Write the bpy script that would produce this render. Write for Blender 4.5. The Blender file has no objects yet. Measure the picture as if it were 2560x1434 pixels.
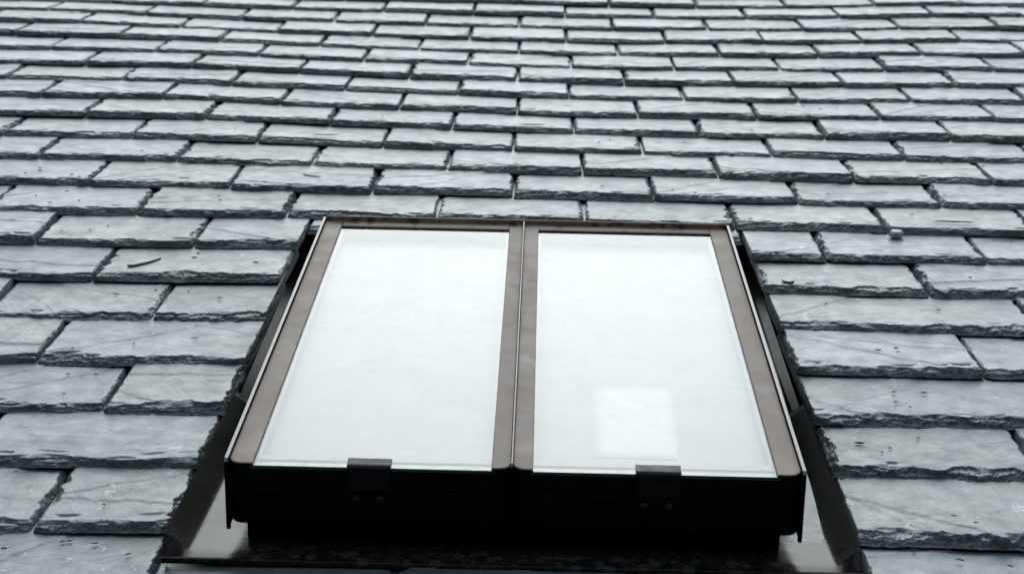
import bpy, math, random
import numpy as np
from mathutils import Matrix, Vector

# ------------------------------------------------------------------ camera, sky, sun, exposure
scene = bpy.context.scene
PITCH = math.radians(54)                       # roof slope; roof frame: x along the courses, y up the slope, z off the roof
ROOF = Matrix.Rotation(PITCH, 4, 'X')
cam_data = bpy.data.cameras.new('camera')
cam = bpy.data.objects.new('camera', cam_data)
scene.collection.objects.link(cam)
scene.camera = cam
# rows: roof axes written in (right, down, forward) of the camera
RU = Vector((0.99965404, 0.02199239, -0.01442701))
RV = Vector((0.02079901, -0.32522081, 0.94540934))
RN = Vector((0.01609985, -0.94538233, -0.32556572))
right = Vector((RU.x, RV.x, RN.x)); down = Vector((RU.y, RV.y, RN.y)); fwd = Vector((RU.z, RV.z, RN.z))
CM = Matrix((right, -down, -fwd)).transposed().to_4x4()
CM.translation = Vector((0, 0, 1.0931))
cam.matrix_world = ROOF @ CM
cam_data.sensor_width = 36
cam_data.lens = 36 * 4500 / 2560
cam_data.clip_start = 0.05
cam_data.clip_end = 500
cam_data.dof.use_dof = True
cam_data.dof.focus_distance = 2.65
cam_data.dof.aperture_fstop = 9.0

SUN_EL, SUN_AZ = math.radians(80), math.radians(0)     # high over the ridge, veiled by cloud
world = bpy.data.worlds.new('World')
scene.world = world
world.use_nodes = True
wn, wl = world.node_tree.nodes, world.node_tree.links
bg = wn['Background']
sky = wn.new('ShaderNodeTexSky')
sky.sky_type = 'NISHITA'
sky.sun_disc = False
sky.sun_elevation = SUN_EL
sky.sun_rotation = SUN_AZ
sky.air_density = 1.0
sky.dust_density = 1.5
sky.ozone_density = 1.0
hs = wn.new('ShaderNodeHueSaturation')
hs.inputs['Saturation'].default_value = 0.60          # overcast: nearly colourless sky
wl.new(sky.outputs[0], hs.inputs['Color'])
wl.new(hs.outputs[0], bg.inputs['Color'])
bg.inputs['Strength'].default_value = 0.062
sun_data = bpy.data.lights.new('sun', 'SUN')
sun_data.energy = 1.0
sun_data.angle = math.radians(60)
sun_data.color = (0.90, 1.0, 0.985)
sun = bpy.data.objects.new('sun', sun_data)
scene.collection.objects.link(sun)
sd = Vector((math.sin(SUN_AZ) * math.cos(SUN_EL), math.cos(SUN_AZ) * math.cos(SUN_EL), math.sin(SUN_EL)))
sun.rotation_euler = sd.to_track_quat('Z', 'Y').to_euler()
vs = scene.view_settings
vs.view_transform = 'Standard'
vs.look = 'None'
vs.gamma = 1.0
vs.use_curve_mapping = False
vs.exposure = 1.0

rng = np.random.default_rng(7)
random.seed(11)
COL = scene.collection

# ------------------------------------------------------------------ helpers
def link(o, parent=None, M=None):
    COL.objects.link(o)
    if parent is not None:
        o.parent = parent
    if M is not None:
        o.matrix_local = M
    return o

def mesh(name, verts, faces, mats, midx=None, smooth=None):
    me = bpy.data.meshes.new(name)
    me.from_pydata([tuple(map(float, v)) for v in verts], [], [tuple(map(int, f)) for f in faces])
    for m in (mats if isinstance(mats, (list, tuple)) else [mats]):
        me.materials.append(m)
    if midx is not None:
        me.polygons.foreach_set('material_index', list(midx))
    if smooth is not None:
        me.polygons.foreach_set('use_smooth', list(smooth) if hasattr(smooth, '__len__') else [smooth] * len(me.polygons))
    me.update()
    return me

def obj(name, me, parent=None, M=None):
    return link(bpy.data.objects.new(name, me), parent, M)

def thing(name, label, cat, M=None, group=None):
    o = bpy.data.objects.new(name, None)
    o.empty_display_size = 0.1
    link(o, None, M)
    tag(o, label, cat, group)
    return o

def tag(o, label, cat=None, group=None, kind=None):
    o['label'] = label
    if cat: o['category'] = cat
    if group: o['group'] = group
    if kind: o['kind'] = kind

def box(x0, x1, y0, y1, z0, z1, bev=0.0):
    """bevelled box -> verts, faces"""
    if bev <= 0:
        v = [(x, y, z) for z in (z0, z1) for y in (y0, y1) for x in (x0, x1)]
        f = [(0, 2, 3, 1), (4, 5, 7, 6), (0, 1, 5, 4), (2, 6, 7, 3), (0, 4, 6, 2), (1, 3, 7, 5)]
        return v, f
    return prism([(x0, y0), (x1, y0), (x1, y1), (x0, y1)], z0, z1, bev)

def inset(poly, d):
    """shrink a convex counter-clockwise polygon by d"""
    n = len(poly); out = []
    for i in range(n):
        p0 = Vector(poly[i - 1]); p = Vector(poly[i]); p1 = Vector(poly[(i + 1) % n])
        a = (p - p0).normalized(); b = (p1 - p).normalized()
        na = Vector((-a.y, a.x)); nb = Vector((-b.y, b.x))
        k = (na + nb); k = k / max(0.3, 1 + na.dot(nb))
        q = p + k * d
        out.append((q.x, q.y))
    return out

def prism(poly, z0, z1, bev=0.0):
    """extrude polygon (ccw) in z with bevelled top and bottom rims"""
    n = len(poly)
    if bev > 0:
        ins = inset(poly, bev)
        rings = [(ins, z0), (poly, z0 + bev), (poly, z1 - bev), (ins, z1)]
    else:
        rings = [(poly, z0), (poly, z1)]
    v = [(p[0], p[1], z) for r, z in rings for p in r]
    f = []
    for k in range(len(rings) - 1):
        for i in range(n):
            j = (i + 1) % n
            f.append((k * n + i, k * n + j, (k + 1) * n + j, (k + 1) * n + i))
    f.append(tuple(range(n - 1, -1, -1)))
    f.append(tuple((len(rings) - 1) * n + i for i in range(n)))
    return v, f

def merge(*parts):
    V, F = [], []
    for v, f in parts:
        o = len(V)
        V += list(v); F += [tuple(i + o for i in q) for q in f]
    return V, F

def swap_yz(vf):      # prism drawn in (x, z), extruded along y
    v, f = vf
    return [(a, c, b) for a, b, c in v], [tuple(reversed(q)) for q in f]

def swap_yzx(vf):     # prism drawn in (y, z), extruded along x
    v, f = vf
    return [(c, a, b) for a, b, c in v], f

def noise1(n, period, amp, r, ridged=False, octaves=3):
    """1-D fractal noise on n samples; period in samples"""
    x = np.arange(n); out = np.zeros(n); a = amp
    for o in range(octaves):
        k = int(n / period) + 3
        g = r.uniform(-1, 1, k + 1)
        ph = r.uniform(0, 1)
        t = x / period + ph
        i = np.floor(t).astype(int); fr = t - i
        if not ridged:
            fr = fr * fr * (3 - 2 * fr)
        y = g[np.clip(i, 0, k)] * (1 - fr) + g[np.clip(i + 1, 0, k)] * fr
        if ridged:
            y = 2 * np.abs(y) - 0.6
        out += a * y
        a *= 0.5; period = max(2.0, period / 2.1)
    return out

# ------------------------------------------------------------------ materials
def new_mat(name):
    m = bpy.data.materials.new(name)
    m.use_nodes = True
    return m, m.node_tree.nodes, m.node_tree.links, m.node_tree.nodes['Principled BSDF']

def N(nodes, typ, **kw):
    n = nodes.new(typ)
    for k, v in kw.items():
        if k in n.inputs:
            n.inputs[k].default_value = v
        else:
            setattr(n, k, v)
    return n

def ramp(nodes, stops, interp='LINEAR'):
    r = nodes.new('ShaderNodeValToRGB')
    r.color_ramp.interpolation = interp
    while len(r.color_ramp.elements) < len(stops):
        r.color_ramp.elements.new(0.5)
    for e, (p, c) in zip(r.color_ramp.elements, stops):
        e.position = p
        e.color = (c, c, c, 1) if isinstance(c, (int, float)) else (*c, 1)
    return r

def mixc(nodes, links, fac, a, b, mode='MIX'):
    m = nodes.new('ShaderNodeMix'); m.data_type = 'RGBA'; m.blend_type = mode
    for sock, v in ((m.inputs[0], fac), (m.inputs[6], a), (m.inputs[7], b)):
        if hasattr(v, 'links') or hasattr(v, 'is_linked'):
            links.new(v, sock)
        else:
            sock.default_value = v if isinstance(v, (int, float)) else (*v, 1)
    return m.outputs[2]

def slate_material():
    m, n, l, p = new_mat('wet_slate')
    tc = n.new('ShaderNodeTexCoord')
    oi = n.new('ShaderNodeObjectInfo')
    # every slate takes its own piece of the pattern and its own cleavage direction
    sc = N(n, 'ShaderNodeVectorMath', operation='SCALE'); sc.inputs[0].default_value = (37.0, 19.0, 53.0)
    l.new(oi.outputs['Random'], sc.inputs['Scale'])
    ad = N(n, 'ShaderNodeVectorMath', operation='ADD')
    l.new(tc.outputs['Object'], ad.inputs[0]); l.new(sc.outputs[0], ad.inputs[1])
    an = N(n, 'ShaderNodeMath', operation='MULTIPLY_ADD'); an.inputs[1].default_value = 2.6; an.inputs[2].default_value = -0.6
    l.new(oi.outputs['Random'], an.inputs[0])
    ro = n.new('ShaderNodeVectorRotate'); ro.rotation_type = 'Z_AXIS'
    l.new(ad.outputs[0], ro.inputs['Vector']); l.new(an.outputs[0], ro.inputs['Angle'])
    st = N(n, 'ShaderNodeVectorMath', operation='MULTIPLY'); st.inputs[1].default_value = (1.0, 8.0, 1.0)
    l.new(ro.outputs[0], st.inputs[0])
    big = N(n, 'ShaderNodeTexNoise', Scale=7.0, Detail=5.0, Roughness=0.6); l.new(ad.outputs[0], big.inputs['Vector'])
    mid = N(n, 'ShaderNodeTexNoise', Scale=26.0, Detail=6.0, Roughness=0.65); l.new(ad.outputs[0], mid.inputs['Vector'])
    streak = N(n, 'ShaderNodeTexNoise', Scale=9.0, Detail=7.0, Roughness=0.6, Distortion=0.15); l.new(st.outputs[0], streak.inputs['Vector'])
    fine = N(n, 'ShaderNodeTexNoise', Scale=420.0, Detail=3.0, Roughness=0.6); l.new(ad.outputs[0], fine.inputs['Vector'])
    # colour
    c1 = ramp(n, [(0.0, (0.066, 0.096, 0.108)), (0.25, (0.098, 0.134, 0.150)), (0.5, (0.116, 0.146, 0.164)), (0.75, (0.114, 0.148, 0.150)), (1.0, (0.165, 0.208, 0.225))])
    l.new(oi.outputs['Random'], c1.inputs[0])
    r2 = ramp(n, [(0.3, 0.76), (0.7, 1.24)]); l.new(big.outputs[0], r2.inputs[0])
    col = mixc(n, l, 1.0, c1.outputs[0], r2.outputs[0], 'MULTIPLY')
    r3 = ramp(n, [(0.3, 0.86), (0.7, 1.14)]); l.new(streak.outputs[0], r3.inputs[0])
    col = mixc(n, l, 1.0, col, r3.outputs[0], 'MULTIPLY')
    # rusty-lilac mineral bloom in wide soft patches
    rb = ramp(n, [(0.55, 0.0), (0.75, 0.5)]); l.new(streak.outputs[0], rb.inputs[0])
    col = mixc(n, l, rb.outputs[0], col, (0.150, 0.145, 0.155))
    # pale lichen and chalky scars
    lic = N(n, 'ShaderNodeTexNoise', Scale=27.0, Detail=8.0, Roughness=0.72, Distortion=0.4)
    o2 = N(n, 'ShaderNodeVectorMath', operation='ADD'); o2.inputs[1].default_value = (3.1, 7.7, 1.3)
    l.new(ad.outputs[0], o2.inputs[0]); l.new(o2.outputs[0], lic.inputs['Vector'])
    rl = ramp(n, [(0.625, 0.0), (0.655, 0.8)]); l.new(lic.outputs[0], rl.inputs[0])
    col = mixc(n, l, rl.outputs[0], col, (0.50, 0.53, 0.53))
    # dark flecks
    vo = N(n, 'ShaderNodeTexVoronoi', Scale=55.0); vo.feature = 'F1'; l.new(st.outputs[0], vo.inputs['Vector'])
    rv = ramp(n, [(0.07, 1.0), (0.11, 0.0)]); l.new(vo.outputs['Distance'], rv.inputs[0])
    keep = ramp(n, [(0.53, 0.0), (0.60, 0.85)]); l.new(mid.outputs[0], keep.inputs[0])
    fl = N(n, 'ShaderNodeMath', operation='MULTIPLY'); l.new(rv.outputs[0], fl.inputs[0]); l.new(keep.outputs[0], fl.inputs[1])
    col = mixc(n, l, fl.outputs[0], col, (0.02, 0.02, 0.018))
    # chalk-white specks
    vw = N(n, 'ShaderNodeTexVoronoi', Scale=48.0); vw.feature = 'F1'; l.new(o2.outputs[0], vw.inputs['Vector'])
    rw = ramp(n, [(0.06, 0.9), (0.10, 0.0)]); l.new(vw.outputs['Distance'], rw.inputs[0])
    kw = ramp(n, [(0.50, 0.0), (0.58, 1.0)]); l.new(big.outputs[0], kw.inputs[0])
    fw = N(n, 'ShaderNodeMath', operation='MULTIPLY'); l.new(rw.outputs[0], fw.inputs[0]); l.new(kw.outputs[0], fw.inputs[1])
    col = mixc(n, l, fw.outputs[0], col, (0.55, 0.58, 0.58))
    # hairline cleavage strokes
    s2 = N(n, 'ShaderNodeVectorMath', operation='MULTIPLY'); s2.inputs[1].default_value = (1.0, 4.5, 1.0)
    l.new(ro.outputs[0], s2.inputs[0])
    hn = N(n, 'ShaderNodeTexNoise', Scale=38.0, Detail=4.0, Roughness=0.6); l.new(s2.outputs[0], hn.inputs['Vector'])
    hr = ramp(n, [(0.488, 0.0), (0.496, 1.0), (0.504, 1.0), (0.512, 0.0)]); l.new(hn.outputs[0], hr.inputs[0])
    hk = ramp(n, [(0.56, 0.0), (0.64, 1.0)]); l.new(lic.outputs[0], hk.inputs[0])
    hm = N(n, 'ShaderNodeMath', operation='MULTIPLY'); l.new(hr.outputs[0], hm.inputs[0]); l.new(hk.outputs[0], hm.inputs[1])
    h8 = N(n, 'ShaderNodeMath', operation='MULTIPLY'); l.new(hm.outputs[0], h8.inputs[0]); h8.inputs[1].default_value = 0.5
    col = mixc(n, l, h8.outputs[0], col, (0.03, 0.032, 0.03))
    # chipped arrises blend to one dull grey-green tone: a material attribute of the broken edge
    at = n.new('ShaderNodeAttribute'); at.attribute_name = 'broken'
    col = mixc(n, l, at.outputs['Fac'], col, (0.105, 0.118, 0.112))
    l.new(col, p.inputs['Base Color'])
    # wet film: patchy gloss
    rr = ramp(n, [(0.3, 0.30), (0.7, 0.52)]); l.new(mid.outputs[0], rr.inputs[0])
    rm = n.new('ShaderNodeMix'); rm.data_type = 'FLOAT'
    l.new(at.outputs['Fac'], rm.inputs[0]); l.new(rr.outputs[0], rm.inputs[2]); rm.inputs[3].default_value = 0.7
    l.new(rm.outputs[0], p.inputs['Roughness'])
    sp = N(n, 'ShaderNodeMath', operation='MULTIPLY_ADD'); sp.inputs[1].default_value = -0.4; sp.inputs[2].default_value = 0.5
    l.new(at.outputs['Fac'], sp.inputs[0]); l.new(sp.outputs[0], p.inputs['Specular IOR Level'])
    p.inputs['IOR'].default_value = 1.58
    # relief: cleavage steps, ripples, grain
    stp = ramp(n, [(0.38, 0.0), (0.40, 0.3), (0.47, 0.34), (0.485, 0.62), (0.56, 0.66), (0.575, 1.0)]); l.new(streak.outputs[0], stp.inputs[0])
    b1 = N(n, 'ShaderNodeBump', Strength=0.30, Distance=0.0014); l.new(stp.outputs[0], b1.inputs['Height'])
    b2 = N(n, 'ShaderNodeBump', Strength=0.7, Distance=0.002); l.new(mid.outputs[0], b2.inputs['Height']); l.new(b1.outputs[0], b2.inputs['Normal'])
    b3 = N(n, 'ShaderNodeBump', Strength=0.45, Distance=0.0005); l.new(fine.outputs[0], b3.inputs['Height']); l.new(b2.outputs[0], b3.inputs['Normal'])
    b4 = N(n, 'ShaderNodeBump', Strength=0.35, Distance=0.001); b4.invert = True; l.new(hm.outputs[0], b4.inputs['Height']); l.new(b3.outputs[0], b4.inputs['Normal'])
    l.new(b4.outputs[0], p.inputs['Normal'])
    return m

def metal_paint(name, base, dark, rough, blot=None, scale=18.0, spec=0.5):
    m, n, l, p = new_mat(name)
    tc = n.new('ShaderNodeTexCoord')
    nz = N(n, 'ShaderNodeTexNoise', Scale=scale, Detail=6.0, Roughness=0.6); l.new(tc.outputs['Object'], nz.inputs['Vector'])
    r = ramp(n, [(0.35, dark), (0.65, base)]); l.new(nz.outputs[0], r.inputs[0])
    col = r.outputs[0]
    rgh = ramp(n, [(0.3, rough * 0.75), (0.7, min(1, rough * 1.25))]); l.new(nz.outputs[0], rgh.inputs[0])
    rout = rgh.outputs[0]
    if blot:
        st = N(n, 'ShaderNodeMapping'); st.inputs['Scale'].default_value = (1.0, 0.42, 1.0); l.new(tc.outputs['Object'], st.inputs['Vector'])
        b = N(n, 'ShaderNodeTexNoise', Scale=34.0, Detail=1.5, Roughness=0.4); l.new(st.outputs[0], b.inputs['Vector'])
        rb = ramp(n, [(0.54, 0.0), (0.58, 0.9)]); l.new(b.outputs[0], rb.inputs[0])
        col = mixc(n, l, rb.outputs[0], col, blot)
        rm = n.new('ShaderNodeMix'); rm.data_type = 'FLOAT'
        l.new(rb.outputs[0], rm.inputs[0]); l.new(rout, rm.inputs[2]); rm.inputs[3].default_value = rough * 0.8
        rout = rm.outputs[0]
    l.new(col, p.inputs['Base Color']); l.new(rout, p.inputs['Roughness'])
    p.inputs['Specular IOR Level'].default_value = spec
    g = N(n, 'ShaderNodeTexNoise', Scale=600.0, Detail=2.0); l.new(tc.outputs['Object'], g.inputs['Vector'])
    b1 = N(n, 'ShaderNodeBump', Strength=0.12, Distance=0.0004); l.new(g.outputs[0], b1.inputs['Height'])
    b2 = N(n, 'ShaderNodeBump', Strength=0.18, Distance=0.002); l.new(nz.outputs[0], b2.inputs['Height']); l.new(b1.outputs[0], b2.inputs['Normal'])
    l.new(b2.outputs[0], p.inputs['Normal'])
    return m

def plain(name, col, rough=0.6, spec=0.5, var=0.12, scale=20.0):
    m, n, l, p = new_mat(name)
    tc = n.new('ShaderNodeTexCoord')
    nz = N(n, 'ShaderNodeTexNoise', Scale=scale, Detail=4.0); l.new(tc.outputs['Object'], nz.inputs['Vector'])
    r = ramp(n, [(0.3, tuple(c * (1 - var) for c in col)), (0.7, tuple(min(1, c * (1 + var)) for c in col))]); l.new(nz.outputs[0], r.inputs[0])
    l.new(r.outputs[0], p.inputs['Base Color'])
    p.inputs['Roughness'].default_value = rough
    p.inputs['Specular IOR Level'].default_value = spec
    return m

def glass_materials():
    # upper face: clear sheet that mirrors the sky by Fresnel, with a film of rain
    m = bpy.data.materials.new('rain_wet_glass'); m.use_nodes = True
    n, l = m.node_tree.nodes, m.node_tree.links
    n.clear()
    out = n.new('ShaderNodeOutputMaterial')
    tr = N(n, 'ShaderNodeBsdfTransparent'); tr.inputs['Color'].default_value = (0.96, 0.98, 0.975, 1)
    gl = N(n, 'ShaderNodeBsdfGlossy', Roughness=0.05)
    gl.inputs['Color'].default_value = (1, 1, 1, 1)
    # Schlick reflectance, the same from both sides of the sheet
    ge = n.new('ShaderNodeNewGeometry')
    dt = N(n, 'ShaderNodeVectorMath', operation='DOT_PRODUCT'); l.new(ge.outputs['Normal'], dt.inputs[0]); l.new(ge.outputs['Incoming'], dt.inputs[1])
    ab = N(n, 'ShaderNodeMath', operation='ABSOLUTE'); l.new(dt.outputs['Value'], ab.inputs[0])
    om = N(n, 'ShaderNodeMath', operation='SUBTRACT'); om.inputs[0].default_value = 1.0; l.new(ab.outputs[0], om.inputs[1])
    pw = N(n, 'ShaderNodeMath', operation='POWER'); pw.inputs[1].default_value = 5.0; l.new(om.outputs[0], pw.inputs[0])
    fr = N(n, 'ShaderNodeMath', operation='MULTIPLY_ADD'); fr.inputs[1].default_value = 0.955; fr.inputs[2].default_value = 0.045; l.new(pw.outputs[0], fr.inputs[0])
    tc = n.new('ShaderNodeTexCoord')
    nz = N(n, 'ShaderNodeTexNoise', Scale=70.0, Detail=4.0); l.new(tc.outputs['Object'], nz.inputs['Vector'])
    bp = N(n, 'ShaderNodeBump', Strength=0.06, Distance=0.0006); l.new(nz.outputs[0], bp.inputs['Height'])
    l.new(bp.outputs[0], gl.inputs['Normal'])
    mx = n.new('ShaderNodeMixShader')
    l.new(fr.outputs[0], mx.inputs[0]); l.new(tr.outputs[0], mx.inputs[1]); l.new(gl.outputs[0], mx.inputs[2])
    # thin film of dust with dried rain spots
    df = N(n, 'ShaderNodeBsdfDiffuse'); df.inputs['Color'].default_value = (0.75, 0.77, 0.77, 1)
    n1 = N(n, 'ShaderNodeTexNoise', Scale=9.0, Detail=6.0, Roughness=0.65, Distortion=0.6); l.new(tc.outputs['Object'], n1.inputs['Vector'])
    r1 = ramp(n, [(0.45, 0.0), (0.75, 0.10)]); l.new(n1.outputs[0], r1.inputs[0])
    v1 = N(n, 'ShaderNodeTexVoronoi', Scale=130.0); l.new(tc.outputs['Object'], v1.inputs['Vector'])
    r2 = ramp(n, [(0.10, 0.30), (0.16, 0.0)]); l.new(v1.outputs['Distance'], r2.inputs[0])
    r3 = ramp(n, [(0.5, 0.0), (0.62, 1.0)]); l.new(nz.outputs[0], r3.inputs[0])
    m1 = N(n, 'ShaderNodeMath', operation='MULTIPLY_ADD'); l.new(r2.outputs[0], m1.inputs[0]); l.new(r3.outputs[0], m1.inputs[1]); l.new(r1.outputs[0], m1.inputs[2])
    md = n.new('ShaderNodeMixShader')
    l.new(m1.outputs[0], md.inputs[0]); l.new(mx.outputs[0], md.inputs[1]); l.new(df.outputs[0], md.inputs[2])
    l.new(md.outputs[0], out.inputs['Surface'])
    # under face: clear
    u = bpy.data.materials.new('glass_underside'); u.use_nodes = True
    n, l = u.node_tree.nodes, u.node_tree.links
    n.clear(); out = n.new('ShaderNodeOutputMaterial')
    t2 = N(n, 'ShaderNodeBsdfTransparent'); t2.inputs['Color'].default_value = (0.97, 0.985, 0.98, 1)
    l.new(t2.outputs[0], out.inputs['Surface'])
    e = plain('green_glass_edge', (0.02, 0.07, 0.05), 0.08, 0.6, 0.2)
    return [m, u, e]

MAT_SLATE = slate_material()
MAT_FRAME_LIT = metal_paint('weathered_frame_paint_lit', (0.36, 0.275, 0.215), (0.235, 0.178, 0.140), 0.6, (0.11, 0.083, 0.068), 16.0, 0.3)  # stained frame paint, sky sheen on its top faces put into the colour
MAT_FRAME_SHADE = metal_paint('frame_paint_shaded', (0.004, 0.004, 0.004), (0.0025, 0.0025, 0.0025), 0.5, None, 20.0, 0.1)  # same frame paint, shade of the upright faces put into the colour
MAT_LIP = plain('grey_metal_edge', (0.14, 0.15, 0.15), 0.35, 0.6, 0.2, 60.0)  # paler grey for the upper edges of skirts and fin
MAT_GLASS = glass_materials()
MAT_BLIND = plain('white_blind', (0.56, 0.56, 0.565), 0.85, 0.2, 0.05, 9.0)
MAT_LINING = plain('white_lining', (0.52, 0.53, 0.57), 0.6, 0.3, 0.03, 8.0)
MAT_GLINT = plain('white_arris_glint', (0.55, 0.56, 0.56), 0.6, 0.3, 0.05)
def patch_material():
    m, n, l, p = new_mat('soft_edged_white_patch')  # blind tone turning whiter inside soft edges
    tc = n.new('ShaderNodeTexCoord')
    sx = n.new('ShaderNodeSeparateXYZ'); l.new(tc.outputs['Generated'], sx.inputs[0])
    f = None
    for ax, wd in (('X', 0.20), ('Y', 0.12)):
        a = N(n, 'ShaderNodeMath', operation='PINGPONG'); a.inputs[1].default_value = 0.5; l.new(sx.outputs[ax], a.inputs[0])
        mr = N(n, 'ShaderNodeMapRange'); mr.interpolation_type = 'SMOOTHSTEP'; mr.inputs['From Max'].default_value = wd; l.new(a.outputs[0], mr.inputs['Value'])
        if f is None:
            f = mr.outputs[0]
        else:
            mu = N(n, 'ShaderNodeMath', operation='MULTIPLY'); l.new(f, mu.inputs[0]); l.new(mr.outputs[0], mu.inputs[1]); f = mu.outputs[0]
    l.new(mixc(n, l, f, (0.56, 0.56, 0.565), (0.82, 0.82, 0.82)), p.inputs['Base Color'])
    p.inputs['Roughness'].default_value = 0.85
    p.inputs['Specular IOR Level'].default_value = 0.2
    return m
MAT_PATCH = patch_material()
MAT_SPACER = plain('grey_spacer', (0.20, 0.20, 0.25), 0.45, 0.4, 0.25, 45.0)
MAT_SPACER2 = plain('blotched_spacer', (0.26, 0.265, 0.28), 0.4, 0.4, 0.5, 60.0)
MAT_SEAL = plain('black_seal', (0.02, 0.02, 0.02), 0.6, 0.3)
MAT_CLIP = metal_paint('dark_grey_clip', (0.010, 0.010, 0.011), (0.007, 0.007, 0.008), 0.5, None, 40.0, 0.25)
MAT_BOLT = plain('dull_bolt', (0.016, 0.016, 0.014), 0.5, 0.4)
def flashing_material():
    m = metal_paint('wet_dark_flashing', (0.009, 0.0095, 0.008), (0.005, 0.0055, 0.0045), 0.20, None, 30.0, 0.15)
    n, l = m.node_tree.nodes, m.node_tree.links
    p = n['Principled BSDF']
    base = p.inputs['Base Color'].links[0].from_socket
    tc = n.new('ShaderNodeTexCoord')
    sx = n.new('ShaderNodeSeparateXYZ'); l.new(tc.outputs['Object'], sx.inputs[0])
    near = N(n, 'ShaderNodeMapRange'); l.new(sx.outputs['Y'], near.inputs['Value'])
    near.inputs['From Min'].default_value = 2.075; near.inputs['From Max'].default_value = 2.02
    # silt dried in along the front edge, with round water marks and specks
    nz = N(n, 'ShaderNodeTexNoise', Scale=55.0, Detail=5.0, Roughness=0.65); l.new(tc.outputs['Object'], nz.inputs['Vector'])
    rz = ramp(n, [(0.40, 0.0), (0.65, 1.0)]); l.new(nz.outputs[0], rz.inputs[0])
    f1 = N(n, 'ShaderNodeMath', operation='MULTIPLY'); l.new(near.outputs[0], f1.inputs[0]); l.new(rz.outputs[0], f1.inputs[1])
    col = mixc(n, l, f1.outputs[0], base, (0.030, 0.031, 0.024))
    vo = N(n, 'ShaderNodeTexVoronoi', Scale=42.0); vo.feature = 'F1'; l.new(tc.outputs['Object'], vo.inputs['Vector'])
    rv = ramp(n, [(0.30, 1.0), (0.36, 0.0)]); l.new(vo.outputs['Distance'], rv.inputs[0])
    n2 = N(n, 'ShaderNodeMath', operation='POWER'); l.new(near.outputs[0], n2.inputs[0]); n2.inputs[1].default_value = 2.0
    f2 = N(n, 'ShaderNodeMath', operation='MULTIPLY'); l.new(rv.outputs[0], f2.inputs[0]); l.new(n2.outputs[0], f2.inputs[1])
    f3 = N(n, 'ShaderNodeMath', operation='MULTIPLY'); l.new(f2.outputs[0], f3.inputs[0]); f3.inputs[1].default_value = 0.7
    col = mixc(n, l, f3.outputs[0], col, (0.055, 0.057, 0.052))
    vs_ = N(n, 'ShaderNodeTexVoronoi', Scale=330.0); vs_.feature = 'F1'; l.new(tc.outputs['Object'], vs_.inputs['Vector'])
    rs = ramp(n, [(0.16, 1.0), (0.24, 0.0)]); l.new(vs_.outputs['Distance'], rs.inputs[0])
    f4 = N(n, 'ShaderNodeMath', operation='MULTIPLY'); l.new(rs.outputs[0], f4.inputs[0]); l.new(f1.outputs[0], f4.inputs[1])
    col = mixc(n, l, f4.outputs[0], col, (0.16, 0.17, 0.16))
    l.new(col, p.inputs['Base Color'])
    return m
MAT_LEAD = flashing_material()
MAT_WOOD = plain('dark_roof_boards', (0.05, 0.045, 0.04), 0.8, 0.2, 0.3)
MAT_TWIG = plain('wet_dark_twig', (0.012, 0.011, 0.009), 0.6, 0.3)
MAT_PALE = plain('pale_stone', (0.55, 0.57, 0.57), 0.5, 0.4)

# ------------------------------------------------------------------ the roof
roof = thing('slate_roof', 'steep slope of wet grey slates in overlapping courses around the skylight', 'roof', ROOF)

THICK, SLEN, HT = 0.0125, 0.45, 0.031          # slate thickness, length, height of a tail above the boards
PITCH_ROW, V0 = 0.19685, 2.076

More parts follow.
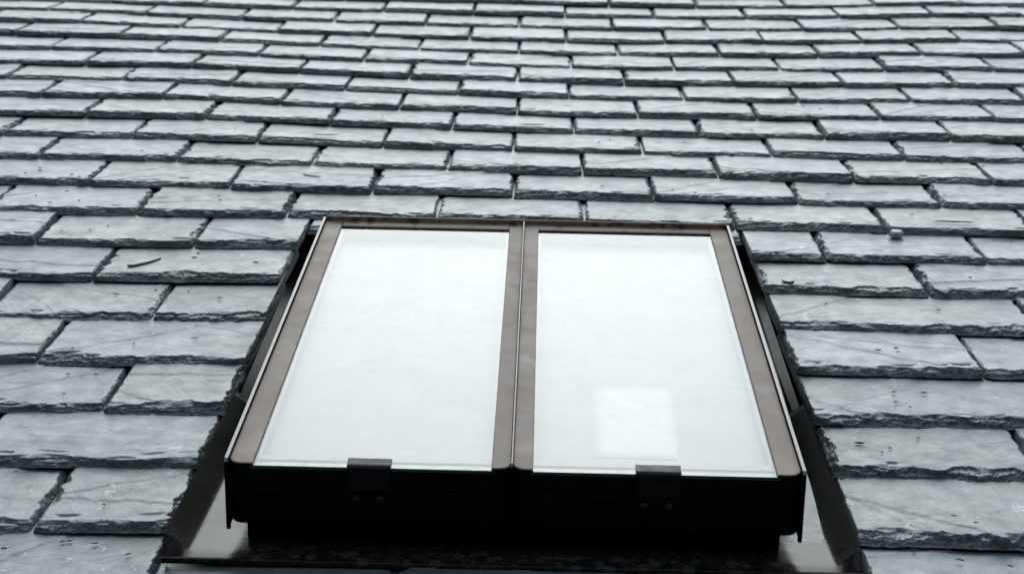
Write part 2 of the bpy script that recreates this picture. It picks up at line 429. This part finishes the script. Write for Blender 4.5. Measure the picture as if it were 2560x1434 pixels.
def slate_mesh(name, w, r, L=SLEN, dx=0.0026, tail_rows=24, coarse=False, chip=1.0):
    if coarse:
        dx, tail_rows = 0.012, 6
    nx = max(6, int(round(w / dx))) + 1
    xs = np.linspace(-w / 2, w / 2, nx)
    ye = np.linspace(0, 0.048, tail_rows + 1)
    yi = np.concatenate([np.arange(0.053, 0.255, 0.0038 if not coarse else 0.05), [0.30, L]])
    ys = np.concatenate([ye, yi]); ny = len(ys)
    X, Y = np.meshgrid(xs, ys, indexing='ij')
    per = lambda mm: max(2.0, mm / 1000 / (w / (nx - 1)))
    # outline
    tail = noise1(nx, per(60), 0.0018, r) + noise1(nx, per(9), 0.0008, r)
    c0, c1 = r.uniform(0.0, 0.010, 2)
    tail += c0 * np.clip(1 - (xs + w / 2) / 0.016, 0, 1) ** 1.5 + c1 * np.clip(1 - (w / 2 - xs) / 0.016, 0, 1) ** 1.5
    chip = chip * r.uniform(0.45, 1.2)
    # distance to the edges
    layers = [(0.30, 0.017, 0.0100), (0.22, 0.0115, 0.0075), (0.18, 0.0075, 0.0055), (0.15, 0.0042, 0.0032)]
    Z = np.full_like(X, 0.15)
    dT = Y - tail[:, None] * np.clip(1 - Y / 0.05, 0, 1)
    dL = X + w / 2; dR = w / 2 - X
    broad = noise1(nx, per(110), 1.0, r, octaves=2)
    kside = [r.uniform(0.15, 1.0), r.uniform(0.15, 1.0)]
    sm = lambda d, c, k: np.clip((d - c) / k + 0.5, 0, 1)
    for wgt, base, amp in layers:
        bk = 0.6 * broad + noise1(nx, per(55), 0.6, r, octaves=2)
        cT = (base * (1 + 0.75 * bk) + noise1(nx, per(34), amp * 0.85, r, True, 4)) * chip
        cT = np.maximum(cT, 0.0010)
        sL = (base * 0.25 + noise1(ny, 8, amp * 0.75, r, True, 3)) * kside[0]
        sR = (base * 0.25 + noise1(ny, 8, amp * 0.75, r, True, 3)) * kside[1]
        kk = (0.0020 + 0.014 * np.clip(noise1(nx, per(30), 0.9, r, octaves=2), 0, 1) ** 1.5)[:, None]
        a = np.minimum(sm(dT, cT[:, None], kk), np.minimum(sm(dL, np.maximum(sL, 0.0008)[None, :], 0.003), sm(dR, np.maximum(sR, 0.0008)[None, :], 0.003)))
        Z += wgt * a
    # rough little facets inside the broken zone, faint waviness elsewhere
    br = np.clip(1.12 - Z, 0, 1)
    Z = Z + r.normal(0, 0.035, Z.shape) * np.clip(br * 1.6, 0, 1) * (br > 0.14)
    zt = np.clip(Z, 0.05, 1.2) * THICK
    wave = 0.0007 * np.sin(X * r.uniform(9, 22) + r.uniform(0, 6)) * np.cos(Y * r.uniform(8, 20) + r.uniform(0, 6))
    # a few flaked terraces on the face
    for _ in range(r.integers(0, 4)):
        th = r.uniform(-0.9, 0.9); cx = r.uniform(-w / 2, w / 2); cy = r.uniform(0.03, 0.2)
        s = (X - cx) * math.sin(th) + (Y - cy) * math.cos(th) + noise1(nx, per(40), 0.006, r)[:, None]
        wave += np.clip(s / 0.002, 0, 1) * r.uniform(0.0005, 0.0016)
    zt = zt + wave * np.clip((Z - 0.5) * 2, 0, 1)
    # short flake steps that face down the roof
    for _ in range(0 if coarse else int(w / 0.2965 * 30)):
        cx = r.uniform(-w / 2, w / 2); hl = r.uniform(0.005, 0.026); cy = 0.003 + r.exponential(0.011)
        if cy > 0.044: continue
        c = cy + r.normal(0, 0.14) * (xs - cx) + r.uniform(-30, 30) * 0.3 * (xs - cx) ** 2 + noise1(nx, per(8), 0.0012, r, True)
        win = np.clip(1.4 * (1 - ((xs - cx) / hl) ** 2), 0, 1)
        sd_ = Y - c[:, None]
        lam = r.uniform(0.004, 0.010)
        zt = zt - np.where(sd_ < 0, np.exp(np.minimum(sd_, 0) / lam), np.clip(1 - sd_ / 0.0018, 0, 1)) * (win * r.uniform(0.0009, 0.0030))[:, None] * np.clip(zt / 0.006, 0, 1)
    zt = np.maximum(zt, 0.0006)
    Yd = Y + (tail[:, None]) * np.clip(1 - Y / 0.012, 0, 1)
    Xd = X.copy()
    side = noise1(ny, 9, 0.0012, r); Xd[0] += side; Xd[-1] -= noise1(ny, 9, 0.0012, r)
    n = nx * ny
    verts = np.concatenate([np.stack([Xd, Yd, zt], -1).reshape(-1, 3), np.stack([Xd, Yd, np.zeros_like(zt)], -1).reshape(-1, 3)[[]]])
    vid = np.arange(n).reshape(nx, ny)
    faces = []; smooth = []
    a = vid[:-1, :-1].ravel(); b = vid[1:, :-1].ravel(); c = vid[1:, 1:].ravel(); d = vid[:-1, 1:].ravel()
    faces = list(zip(a.tolist(), b.tolist(), c.tolist(), d.tolist()))
    zz = Z[:-1, :-1].ravel()
    brk = br.reshape(-1)
    q = np.maximum.reduce([brk[a], brk[b], brk[c], brk[d]])
    smooth = (q < 0.2).tolist()
    # rim and underside
    rim = list(vid[:, 0]) + list(vid[-1, 1:]) + list(vid[-2::-1, -1]) + list(vid[0, -2:0:-1])
    rim = [int(i) for i in rim]
    low = [(verts[i][0], verts[i][1] + 0.001 * (verts[i][1] < 0.03), 0.0) for i in rim]
    V = [tuple(v) for v in verts] + low
    m = len(rim)
    for i in range(m):
        j = (i + 1) % m
        faces.append((rim[j], rim[i], n + i, n + j)); smooth.append(False)
    faces.append(tuple(n + i for i in range(m - 1, -1, -1))); smooth.append(False)
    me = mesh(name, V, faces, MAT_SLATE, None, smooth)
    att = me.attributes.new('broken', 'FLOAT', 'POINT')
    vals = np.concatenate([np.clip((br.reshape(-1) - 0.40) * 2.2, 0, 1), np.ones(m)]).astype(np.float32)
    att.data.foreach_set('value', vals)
    return me

COEF = [-0.00082, -0.00652, -0.00012, -0.0103, -0.00799, 0.00559, 0.00352, 0.007, -0.00146, 0.00948, -0.00436, 0.00043]
# courses from the bottom up: (joints along the course, dip of the old roof at each joint in mm)
ROWS = {
 -1: [(-0.80, -0.464, 0.415, 0.72), None],
 0: [(-0.647, -0.464, 0.415, 0.86), (-6.3, 0.3, 5.5, 5.5)],
 1: [(-0.80, -0.466, 0.416, 0.706), (-7.7, -0.5, 5.2, 5.2)],
 2: [(-0.649, -0.461, 0.412, 0.86), (-6.4, -1.7, 6.6, 6.6)],
 3: [(-0.80, -0.462, 0.413, 0.713), (-7.9, -1.8, 5.2, 3.0)],
 4: [(-0.945, -0.657, -0.462, 0.411, 0.855), (-11.4, -5.2, -0.6, 2.1, 8.8)],
 5: [(-0.807, -0.464, 0.406, 0.703), (-1.0, 6.9, 0.6, 1.4)],
 6: [(-0.965, -0.659, -0.458, 0.401, 0.547, 0.853), (3.2, 5.4, 5.9, 4.8, 2.5, 1.6)],
 7: [(-0.812, -0.511, -0.209, 0.092, 0.396, 0.698, 1.0), (4.8, 6.5, 8.3, 5.0, 0.9, 2.7, 4.5)],
 8: [(-0.957, -0.658, -0.356, -0.056, 0.241, 0.546, 0.848), (7.7, 8.2, 0.8, 3.9, 0.0, -2.9, -3.2)],
 9: [(-1.117, -0.809, -0.509, -0.207, 0.094, 0.394, 0.693, 1.001), (8.4, 9.6, 5.1, 2.5, -1.0, 0.1, -4.3, -3.1)],
 10: [(-1.252, -0.954, -0.661, -0.367, -0.064, 0.238, 0.537, 0.842), (12.4, 12.1, 14.5, -0.2, -5.2, -5.3, -4.6, -9.4)],
 11: [(-1.109, -0.817, -0.515, -0.217, 0.079, 0.386, 0.687, 0.991), (14.5, 12.7, 4.2, 4.6, -9.0, -8.4, -8.9, -4.4)],
 12: [(-1.27, -0.962, -0.661, -0.36, -0.062, 0.243, 0.544, 0.855, 1.144), (10.3, 10.5, 4.4, -0.6, -10.9, -12.7, -10.5, -7.0, -0.9)],
 13: [(-1.415, -1.111, -0.819, -0.52, -0.222, 0.071, 0.374, 0.674, 0.972), (10.2, 12.2, 7.5, -2.4, -6.9, -11.5, -13.7, -9.6, -5.4)],
 14: [(-1.257, -0.962, -0.668, -0.367, -0.069, 0.225, 0.524, 0.821, 1.125), (9.0, 8.4, 0.0, -9.3, -16.5, -17.1, -10.9, -9.2, -3.9)],
 15: [(-1.402, -1.105, -0.81, -0.51, -0.214, 0.08, 0.374, 0.673, 0.969, 1.275), (9.2, 6.1, 1.7, -10.6, -16.0, -19.2, -17.7, -12.7, -5.5, 0.8)],
 16: [(-1.56, -1.253, -0.955, -0.66, -0.366, -0.071, 0.221, 0.522, 0.81, 1.113, 1.412), (7.7, 9.1, -0.3, -8.6, -14.5, -13.3, -20.4, -13.1, -10.8, 0.1, 8.6)],
 17: [(-1.415, -1.11, -0.814, -0.522, -0.225, 0.07, 0.371, 0.67, 0.968, 1.269), (10.3, -2.1, -10.9, -14.8, -17.4, -18.8, -17.7, -11.6, -5.6, 3.0)],
 18: [(-1.563, -1.257, -0.954, -0.662, -0.372, -0.078, 0.219, 0.518, 0.816, 1.117, 1.425), (13.3, 4.2, -10.0, -15.6, -14.9, -16.6, -18.2, -17.3, -11.3, -2.7, 6.0)],
 19: [(-1.115, -0.82, -0.524, -0.23, 0.068, 0.359, 0.658, 0.96, 1.264, 1.548), (3.6, -7.6, -9.5, -8.9, -13.4, -15.4, -9.5, -3.4, 7.9, 21.3)],
 20: [(-0.376, -0.081, 0.218, 0.511, 0.81, 1.107, 1.405), (-3.4, -5.6, -7.8, -7.3, -1.4, 7.2, 18.4)],
}
HOLE = (-0.463, 0.412)                          # the slates stop here on either side of the skylight

# smooth the dips: blend each course with its neighbours so that slates lie on one another
def dip_raw(k, u):
    j, z = ROWS[k]
    if z is None:
        return dip_raw(k + 1, u)
    return float(np.interp(u, j, z)) / 1000
def dip(k, u):
    kk = min(max(k, -1), 20)
    s = wsum = 0
    for d, w in ((-2, .5), (-1, 1.), (0, 2.2), (1, 1.), (2, .5)):
        q = kk + d
        if q in ROWS:
            for du, w2 in ((-.12, .5), (0, 1.), (.12, .5)):
                s += w * w2 * dip_raw(q, u + du); wsum += w * w2
    return s / wsum

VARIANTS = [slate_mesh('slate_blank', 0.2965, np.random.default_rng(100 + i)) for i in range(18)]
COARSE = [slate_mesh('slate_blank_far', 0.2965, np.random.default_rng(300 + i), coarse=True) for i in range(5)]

def in_view(u, v):
    d = Vector((u, v, HT)) - Vector((0, 0, 1.0931))
    x = RU * d.x + RV * d.y + RN * d.z
    px, py = x.x / x.z * 4500 + 1280, x.y / x.z * 4500 + 717
    return -350 < px < 2910 and -45 < py < 1640

outer_V, outer_F = [], []
slate_count = 0
def place_slate(k, u0, u1, v, custom=None, rnd=None, lift=0.0, zl=None):
    global slate_count
    r = rnd or rng
    gap = r.uniform(0.0022, 0.0048)
    w = u1 - u0 - gap
    uc = (u0 + u1) / 2
    zL, zR = dip(k, u0 + 0.01) + HT, dip(k, u1 - 0.01) + HT
    kh = k + SLEN / PITCH_ROW
    zh = (dip(int(kh), uc) + dip(int(kh) + 1, uc)) / 2
    zt = (zL + zR) / 2 + lift + r.uniform(-0.0014, 0.0020)
    vt = v + r.normal(0, 0.0022)
    ex = Vector((1, r.normal(0, 0.005), (zR - zL) / max(w, .1))).normalized()
    ey = Vector((0, SLEN, zh - zt))
    ey = (ey - ex * ey.dot(ex)).normalized()
    ez = ex.cross(ey)
    M = Matrix((ex, ey, ez)).transposed().to_4x4()
    M.translation = Vector((uc, vt, zt))
    vis = in_view(uc, v) or in_view(u0, v) or in_view(u1, v)
    if vis:
        slate_count += 1
        if custom or abs(w / 0.2965 - 1) > 0.09:
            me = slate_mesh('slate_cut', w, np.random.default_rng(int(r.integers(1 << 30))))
            o = obj('slate', me, roof, M)
        else:
            me = VARIANTS[int(r.integers(len(VARIANTS)))]
            s = w / 0.2965
            o = obj('slate', me, roof, M @ Matrix.Diagonal((s, 1, r.uniform(0.85, 1.2), 1)))
    else:
        me = COARSE[int(r.integers(len(COARSE)))]
        s = w / 0.2965
        T = M @ Matrix.Diagonal((s, 1, 1, 1))
        o0 = len(outer_V)
        outer_V.extend(tuple(T @ vv.co) for vv in me.vertices)
        outer_F.extend(tuple(i + o0 for i in p.vertices) for p in me.polygons)

UMAX = 3.2
for k in range(-4, 26):
    v = V0 + PITCH_ROW * k
    if k in ROWS:
        J = list(ROWS[k][0])
    else:                                       # courses beyond the picture carry the bond on
        base = ROWS[20][0] if k > 20 else ROWS[-1][0]
        ph = (base[0] + 0.15 * (abs(k - (20 if k > 20 else -1)) % 2)) % 0.3
        J = [ph - 0.6 + 0.3 * i for i in range(5)]
    while J[0] > -UMAX: J.insert(0, J[0] - 0.3 + rng.normal(0, 0.004))
    while J[-1] < UMAX: J.append(J[-1] + 0.3 + rng.normal(0, 0.004))
    for a, b in zip(J[:-1], J[1:]):
        if 0 <= k <= 6 and a > HOLE[0] - 0.03 and b < HOLE[1] + 0.03:
            continue
        if k == -1 and a == -0.464:             # the course that runs on under the apron
            for q0, q1 in ((-0.464, -0.17), (-0.17, 0.125), (0.125, 0.415)):
                place_slate(k, q0, q1, v, lift=-0.012)
            continue
        place_slate(k, a, b, v)
# short slates tucked in above the skylight
for a, b in ((-0.458, -0.16), (-0.16, 0.12), (0.12, 0.401)):
    place_slate(6, a, b, V0 + PITCH_ROW * 6 + 0.125, custom=True, lift=-0.009)

fo = obj('outer_slates', mesh('outer_slates', outer_V, outer_F, MAT_SLATE), roof)
fo['kind'] = 'stuff'

# boarded deck with the opening for the skylight
def deck():
    z0, z1 = -0.12, -0.075
    a, b, c, d = -3.3, 3.3, 1.0, 7.3
    u0, u1, v0, v1 = -0.36, 0.31, 2.10, 3.06
    return merge(box(a, u0, c, d, z0, z1), box(u1, b, c, d, z0, z1), box(u0, u1, c, v0, z0, z1), box(u0, u1, v1, d, z0, z1))
v_, f_ = deck()
obj('roof_deck', mesh('roof_deck', v_, f_, MAT_WOOD), roof)

# ------------------------------------------------------------------ flashing round the skylight
flash = thing('flashing', 'dark wet metal flashing tray surrounding the skylight', 'flashing', ROOF)
def tray_z(u, v):
    b = float(np.interp(v, (2.0, 2.02, 2.1, 2.3, 2.56, 2.63, 3.5), (0.038, 0.038, 0.031, 0.018, 0.008, -0.035, -0.038)))
    sl = float(np.interp(v, (2.02, 2.12, 2.4, 2.56, 2.63), (0.74, 0.78, 0.85, 0.85, 0.0)))
    e = max(0.0, (-0.426 - u), (u - 0.376))
    e = e * e / (e + 0.006) * float(np.interp(v, (2.006, 2.022), (0.0, 1.0)))
    z = b + sl * min(e, 0.05)
    return max(z, 0.012) if (u < -0.4606 or u > 0.4096) else z       # upstand against the slates
def sheet(us, vs, dz=0.0, t=0.0025):
    nu, nv = len(us), len(vs)
    V = [(u, v, tray_z(u, v) + dz) for u in us for v in vs] + [(u, v, tray_z(u, v) + dz - t) for u in us for v in vs]
    F = []
    g = lambda i, j, k=0: k * nu * nv + i * nv + j
    for i in range(nu - 1):
        for j in range(nv - 1):
            F.append((g(i, j), g(i + 1, j), g(i + 1, j + 1), g(i, j + 1)))
            F.append((g(i, j, 1), g(i, j + 1, 1), g(i + 1, j + 1, 1), g(i + 1, j, 1)))
    # rims on vertices of their own, so that the face stays smooth up to its edge
    def rim(a, b):
        for p, q in zip(a[:-1], a[1:]):
            o = len(V)
            V.extend([V[p], V[q], V[q + nu * nv], V[p + nu * nv]])
            F.append((o, o + 1, o + 2, o + 3) if b else (o + 3, o + 2, o + 1, o))
    rim([g(i, 0) for i in range(nu)], False); rim([g(i, nv - 1) for i in range(nu)], True)
    rim([g(0, j) for j in range(nv)], True); rim([g(nu - 1, j) for j in range(nv)], False)
    return V, F
us = np.concatenate([[-0.4618], np.linspace(-0.4605, -0.36, 20), np.linspace(-0.33, 0.28, 12), np.linspace(0.31, 0.4095, 20), [0.4108]])
vv = np.concatenate([np.linspace(2.005, 2.20, 24), np.linspace(2.225, 2.54, 14), np.linspace(2.56, 2.63, 5), np.linspace(2.66, 3.47, 20)])
V, F = sheet(us, vv)
keep = []
for f in F:
    cu = sum(V[i][0] for i in f) / 4; cv = sum(V[i][1] for i in f) / 4
    if not (-0.36 < cu < 0.31 and cv > 2.2):
        keep.append(f)
obj('tray', mesh('tray', V, keep, MAT_LEAD, None, [not any(V[i][0] < -0.461 or V[i][0] > 0.41 for i in f) for f in keep]), flash)
# folded welt along the apron's front edge
pts = []
for i in range(9):
    a = math.pi * i / 8
    pts.append((2.0045 - 0.0045 * math.sin(a), 0.0333 + 0.0045 * math.cos(a)))
obj('apron_welt', mesh('apron_welt', *swap_yzx(prism(pts[::-1] if False else pts, -0.462, 0.411)), MAT_LEAD, None, False), flash)
obj('back_gutter', mesh('back_gutter', *box(-0.36, 0.31, 3.09, 3.46, -0.004, 0.0), MAT_LEAD), flash)

# ------------------------------------------------------------------ skylight
sky_l = thing('skylight', 'low black-brown twin-pane skylight with white blinds set into slate roof', 'skylight', ROOF)
ZT, ZG0, ZG1, ZB = 0.150, 0.1425, 0.147, 0.066
VF, VB = 2.045, 3.083
def arc(cx, cy, r, a0, a1, n=7):
    return [(cx + r * math.cos(math.radians(a0 + (a1 - a0) * i / n)), cy + r * math.sin(math.radians(a0 + (a1 - a0) * i / n))) for i in range(n + 1)]

obj('curb', mesh('curb', *merge(box(-0.366, -0.356, 2.078, 3.07, -0.07, 0.12), box(0.306, 0.316, 2.078, 3.07, -0.07, 0.12),
    box(-0.356, 0.306, 2.078, 2.088, -0.07, 0.12), box(-0.356, 0.306, 3.06, 3.07, -0.07, 0.12)), MAT_FRAME_SHADE), sky_l)

def casement(u0, u1, w0, w1):
    """one glazed sash from u0 to u1 with stiles w0 and w1 wide"""
    R = 0.017
    # stiles with a rounded lower outer corner
    pl = arc(u0 + R, VF + R, R, 180, 270) + [(u0 + w0, VF), (u0 + w0, VB), (u0, VB)]
    pr = [(u1 - w1, VF)] + arc(u1 - R, VF + R, R, 270, 360) + [(u1, VB), (u1 - w1, VB)]
    for p in (pl, pr):
        v, f = prism(p, ZB, ZT, 0.0012)
        mi = [1 if all(v[i][2] > ZT - 0.0015 for i in q) else 0 for q in f]  # top faces take the lit copy of the paint, sides the shaded one
        obj('stile', mesh('stile', v, f, [MAT_FRAME_SHADE, MAT_FRAME_LIT], mi), sky_l)
    a, b = u0 + w0, u1 - w1
    v, f = box(a + 0.0003, b - 0.0003, VB - 0.029, VB, ZB, ZT, 0.0012)
    mi = [1 if all(v[i][2] > ZT - 0.0015 for i in q) else 0 for q in f]
    obj('top_rail', mesh('top_rail', v, f, [MAT_FRAME_SHADE, MAT_FRAME_LIT], mi), sky_l)
    v, f = merge(box(a + 0.0003, b - 0.0003, VF + 0.0025, VF + 0.03, ZB + 0.048, ZG0 - 0.0005, 0.001), box(a + 0.0003, b - 0.0003, VF + 0.0006, VF + 0.028, ZB, ZB + 0.0475, 0.001))
    fascia = obj('fascia', mesh('fascia', v, f, MAT_FRAME_SHADE), sky_l)
    # glass
    v, f = box(a - 0.004, b + 0.004, VF - 0.001, VB - 0.0285, ZG0, ZG1)
    pane = obj('pane', mesh('pane', v, f, MAT_GLASS, [1, 0, 2, 2, 2, 2]), sky_l)
    # black seal along the top edge, spacers seen through the lower edge
    obj('seal', mesh('seal', *box(a, b, VB - 0.0335, VB - 0.0293, ZG1 + 0.0002, ZG1 + 0.0024, 0.0006), MAT_SEAL), pane)
    obj('spacer', mesh('spacer', *box(a, b, VF + 0.0225, VF + 0.043, ZG0 - 0.0065, ZG0 - 0.0008), MAT_SPACER), pane)
    obj('spacer', mesh('spacer', *box(a, b, VF + 0.0047, VF + 0.0195, ZG0 - 0.0004, ZG0 - 0.0001), MAT_SPACER2), pane)
    obj('arris_glint', mesh('arris_glint', *box(a, b, VF - 0.0002, VF + 0.0045, ZG0 - 0.00008, ZG0 - 0.00002), MAT_GLINT), pane)  # white strip painted in for the glint along the glass arris
    obj('seal', mesh('seal', *box(a, b, VF + 0.0190, VF + 0.0230, ZG0 - 0.006, ZG0 - 0.00015), MAT_SEAL), pane)
    # white lining boards and blind
    zb = ZG0 - 0.020
    obj('lining', mesh('lining', *merge(box(a - 0.003, a + 0.004, VF + 0.043, VB - 0.031, zb - 0.01, ZG0 - 0.001), box(b - 0.004, b + 0.003, VF + 0.043, VB - 0.031, zb - 0.01, ZG0 - 0.001),
        box(a + 0.004, b - 0.004, VB - 0.035, VB - 0.0295, zb - 0.01, ZG0 - 0.001)), MAT_LINING), sky_l)
    blind = obj('blind', mesh('blind', *box(a + 0.004, b - 0.004, VF + 0.031, VB - 0.036, zb - 0.004, zb), MAT_BLIND), sky_l)
    return zb, blind, fascia
_, _, fascia_l = casement(-0.382, -0.0285, 0.031, 0.0245)
zb, blind_r, fascia_r = casement(-0.0265, 0.334, 0.0255, 0.031)
# whiter rectangle on the blind behind the right-hand glass
q = [(0.0745, 2.145), (0.187, 2.142), (0.201, 2.398), (0.0785, 2.398)]
obj('pale_patch', mesh('pale_patch', *prism(q, zb + 0.0002, zb + 0.0006), MAT_PATCH), blind_r)

# upstanding lips: outer skirts left and right, thin fin between the sashes, raised back edge
def skirt(x0, x1, tail, zlow):
    p = [(VF - tail, ZT + 0.002)] + [(VF - tail + 0.006, ZT + 0.005), (VB + 0.001, ZT + 0.006), (VB + 0.001, zlow), ] + arc(VF - tail + 0.005, zlow + 0.0, 0.005, 0, -180, 6)
    v, f = swap_yzx(prism(p[::-1], x0, x1))
    mi = [0] * len(f)
    for i, q in enumerate(f):
        if all(v[j][2] > ZT + 0.0015 for j in q):
            mi[i] = 1
    return mesh('edge_skirt', v, f, [MAT_FRAME_SHADE, MAT_LIP], mi)
obj('edge_skirt', skirt(-0.3865, -0.3822, 0.003, 0.062), sky_l)
obj('edge_skirt', skirt(0.3342, 0.3385, 0.003, 0.062), sky_l)
obj('centre_fin', skirt(-0.0283, -0.0267, 0.001, 0.118), sky_l)
for a, b in ((-0.382, -0.0285), (-0.0265, 0.334)):
    v, f = box(a, b, VB - 0.0015, VB + 0.0015, ZT - 0.001, ZT + 0.0085, 0.0004)
    obj('back_lip', mesh('back_lip', v, f, MAT_FRAME_LIT), sky_l)

# clips that hold the lower edge of the glass
for a, b in ((-0.2335, -0.1785), (0.1270, 0.1835)):
    g = 0.0028
    path = [(2.0655, ZG1 + 0.0004), (2.050, ZG1 + 0.0004)] + arc(2.0485, ZG1 - 0.0046, 0.005, 90, 180, 5) + [(2.0435, 0.117)]
    outer = [(2.0655, ZG1 + 0.0004 + g), (2.050, ZG1 + 0.0004 + g)] + arc(2.0485, ZG1 - 0.0046, 0.005 + g, 90, 180, 5) + [(2.0435 - g, 0.117)]
    poly = path + outer[::-1]
    n = len(path)
    V = []; F = []
    for x in (a, b):
        V += [(x, p[0], p[1]) for p in path] + [(x, p[0], p[1]) for p in outer]
    w = 2 * n
    for i in range(n - 1):
        F += [(n + i, n + i + 1, w + n + i + 1, w + n + i), (i, w + i, w + i + 1, i + 1), (i, i + 1, n + i + 1, n + i), (w + i, w + n + i, w + n + i + 1, w + i + 1)]
    F += [(0, n, w + n, w), (n - 1, w + n - 1, w + 2 * n - 1, 2 * n - 1)]
    me = mesh('clip', V, F, MAT_CLIP)
    c = obj('clip', me, sky_l)
    for du in (0.012, b - a - 0.014):
        prof = [(0.0055, 0.0), (0.0052, 0.0016), (0.0038, 0.0032), (0.0018, 0.004)]
        V = []; F = []
        for rr, h in prof:
            V += [(a + du + rr * math.cos(t * math.pi / 5), VF + 0.0006 - h, 0.103 + rr * math.sin(t * math.pi / 5)) for t in range(10)]
        for q in range(len(prof) - 1):
            for t in range(10):
                F.append((q * 10 + t, q * 10 + (t + 1) % 10, (q + 1) * 10 + (t + 1) % 10, (q + 1) * 10 + t))
        F.append(tuple(30 + t for t in range(10)))
        obj('bolt', mesh('bolt', V, F, MAT_BOLT, None, True), fascia_l if a < 0 else fascia_r)

# ------------------------------------------------------------------ things lying on the slates
def roof_point(px, py, z):
    d = right * (px - 1280) + down * (py - 717) + fwd * 4500
    t = (z - 1.0931) / d.z
    return Vector((d.x * t, d.y * t, z))

def on_slate(px, py):
    """the point of a slate's face that lies at this place on the roof"""
    z = HT + THICK
    for _ in range(3):
        P = roof_point(px, py, z)
        k = math.floor((P.y - V0) / PITCH_ROW)
        sv = P.y - (V0 + PITCH_ROW * k)
        z = dip(k, P.x) + HT * (1 - sv / SLEN) + THICK * 1.08 + 0.0012
    return Vector((P.x, P.y, z))

def sliver(L, wd, h, r, bend=0.1):
    n = 7; V = []; F = []
    for i in range(n):
        t = i / (n - 1) - 0.5
        tap = math.sqrt(max(0.03, 1 - (2 * t) ** 2)) * r.uniform(0.75, 1.1)
        c = bend * L * (4 * t * t - 0.5) + r.normal(0, 0.05) * wd
        for q in range(5):
            a = 2 * math.pi * q / 5
            V.append((t * L, c + math.cos(a) * wd / 2 * tap, h / 2 + math.sin(a) * h / 2 * tap))
    for i in range(n - 1):
        for q in range(5):
            F.append((i * 5 + q, (i + 1) * 5 + q, (i + 1) * 5 + (q + 1) % 5, i * 5 + (q + 1) % 5))
    F += [tuple(range(5)), tuple((n - 1) * 5 + q for q in range(4, -1, -1))]
    return V, F

def flat_piece(L, wd, h, r):
    poly = [(L * 0.5 * math.cos(a) * r.uniform(0.8, 1.15), wd * 0.5 * math.sin(a) * r.uniform(0.8, 1.15)) for a in np.linspace(0, 2 * math.pi, 8)[:-1] + 0.35]
    return prism(poly, 0, h, h * 0.2)

def lay(name, vf, mat, px, py, ang, label, cat, group=None):
    P = on_slate(px, py)
    M = ROOF @ Matrix.Translation(P) @ Matrix.Rotation(-0.065, 4, 'X') @ Matrix.Rotation(ang, 4, 'Z')
    o = obj(name, mesh(name, *vf, mat), None, M)
    tag(o, label, cat, group)
    return o

r = np.random.default_rng(5)
G = 'twigs fallen on the slates'
lay('twig', sliver(0.088, 0.006, 0.004, r, 0.03), MAT_TWIG, 2386, 556, -0.03, 'long dark twig lying on a slate near the right edge of the picture', 'twig', G)
lay('twig', sliver(0.066, 0.004, 0.003, r, 0.05), MAT_TWIG, 1331, 312, 0.0, 'thin dark twig on a slate straight above the skylight, highest of the twigs', 'twig', G)
lay('twig', sliver(0.064, 0.005, 0.003, r, 0.1), MAT_TWIG, 815, 338, 0.05, 'curved dark twig on a slate above and left of the skylight corner', 'twig', G)
lay('twig', sliver(0.050, 0.005, 0.003, r, 0.12), MAT_TWIG, 778, 440, -0.5, 'short slanting dark twig on a slate just above the skylight\'s top left corner', 'twig', G)
lay('twig', sliver(0.024, 0.004, 0.003, r, 0.15), MAT_TWIG, 460, 447, 0.1, 'tiny dark twig on a slate far left, two courses above the skylight', 'twig', G)
lay('twig', sliver(0.016, 0.004, 0.003, r, 0.05), MAT_TWIG, 2148, 1108, 0.0, 'small dark twig on a slate right beside the skylight\'s lower right side', 'twig', G)
lay('stone_chip', flat_piece(0.028, 0.030, 0.013, r), MAT_PALE, 2240, 592, 0.2, 'small pale stone chip lodged at a joint right of the skylight', 'stone chip')
lay('slate_fragment', flat_piece(0.026, 0.036, 0.003, r), MAT_SLATE, 1970, 702, 0.0, 'small flat slate fragment lying near the skylight\'s upper right side', 'slate fragment')
lay('slate_fragment', flat_piece(0.085, 0.024, 0.003, r), MAT_SLATE, 360, 655, 0.95, 'long narrow slate flake lying on a slate left of the skylight', 'slate fragment')

# crumbs of leaf and bark too many and too small to count
spots = [(225, 575), (270, 565), (390, 725), (305, 825), (487, 845), (240, 935), (170, 935), (160, 984), (320, 1385), (10, 1370), (2065, 760), (2345, 775), (2195, 875),
         (2240, 870), (2245, 880), (2310, 982), (2275, 1018), (2235, 980), (2240, 1005), (2225, 1120), (2205, 1130), (2295, 1095), (2320, 1248), (2385, 1290), (2440, 1307),
         (2360, 1330), (2400, 1400), (2525, 1415), (90, 490), (550, 500), (100, 420), (355, 378), (1290, 410), (1710, 355), (2070, 485), (2340, 485), (1880, 325)]
for _ in range(120):
    x, y = r.uniform(0, 2560), r.uniform(250, 1434)
    if 380 + (1434 - y) * 0.42 < x < 2180 - (1434 - y) * 0.36 and y > 520:
        continue
    spots.append((x, y))
V, F = [], []
for x, y in spots:
    P = on_slate(x, y)
    k = r.uniform(0.4, 1.0) ** 2
    v, f = sliver(0.010 * k + 0.003, 0.0028 * k + 0.001, 0.0020, r, r.uniform(-0.2, 0.2))
    T = Matrix.Translation(P) @ Matrix.Rotation(-0.065, 4, 'X') @ Matrix.Rotation(r.uniform(-0.7, 0.7), 4, 'Z')
    o0 = len(V)
    V += [tuple(T @ Vector(q)) for q in v]; F += [tuple(i + o0 for i in q) for q in f]
lo = obj('leaf_litter', mesh('leaf_litter', V, F, MAT_TWIG), None, ROOF)
tag(lo, 'tiny dark crumbs of bark and leaf scattered over the slates', 'litter', None, 'stuff')

print('slates in view', slate_count, 'outer verts', len(outer_V))
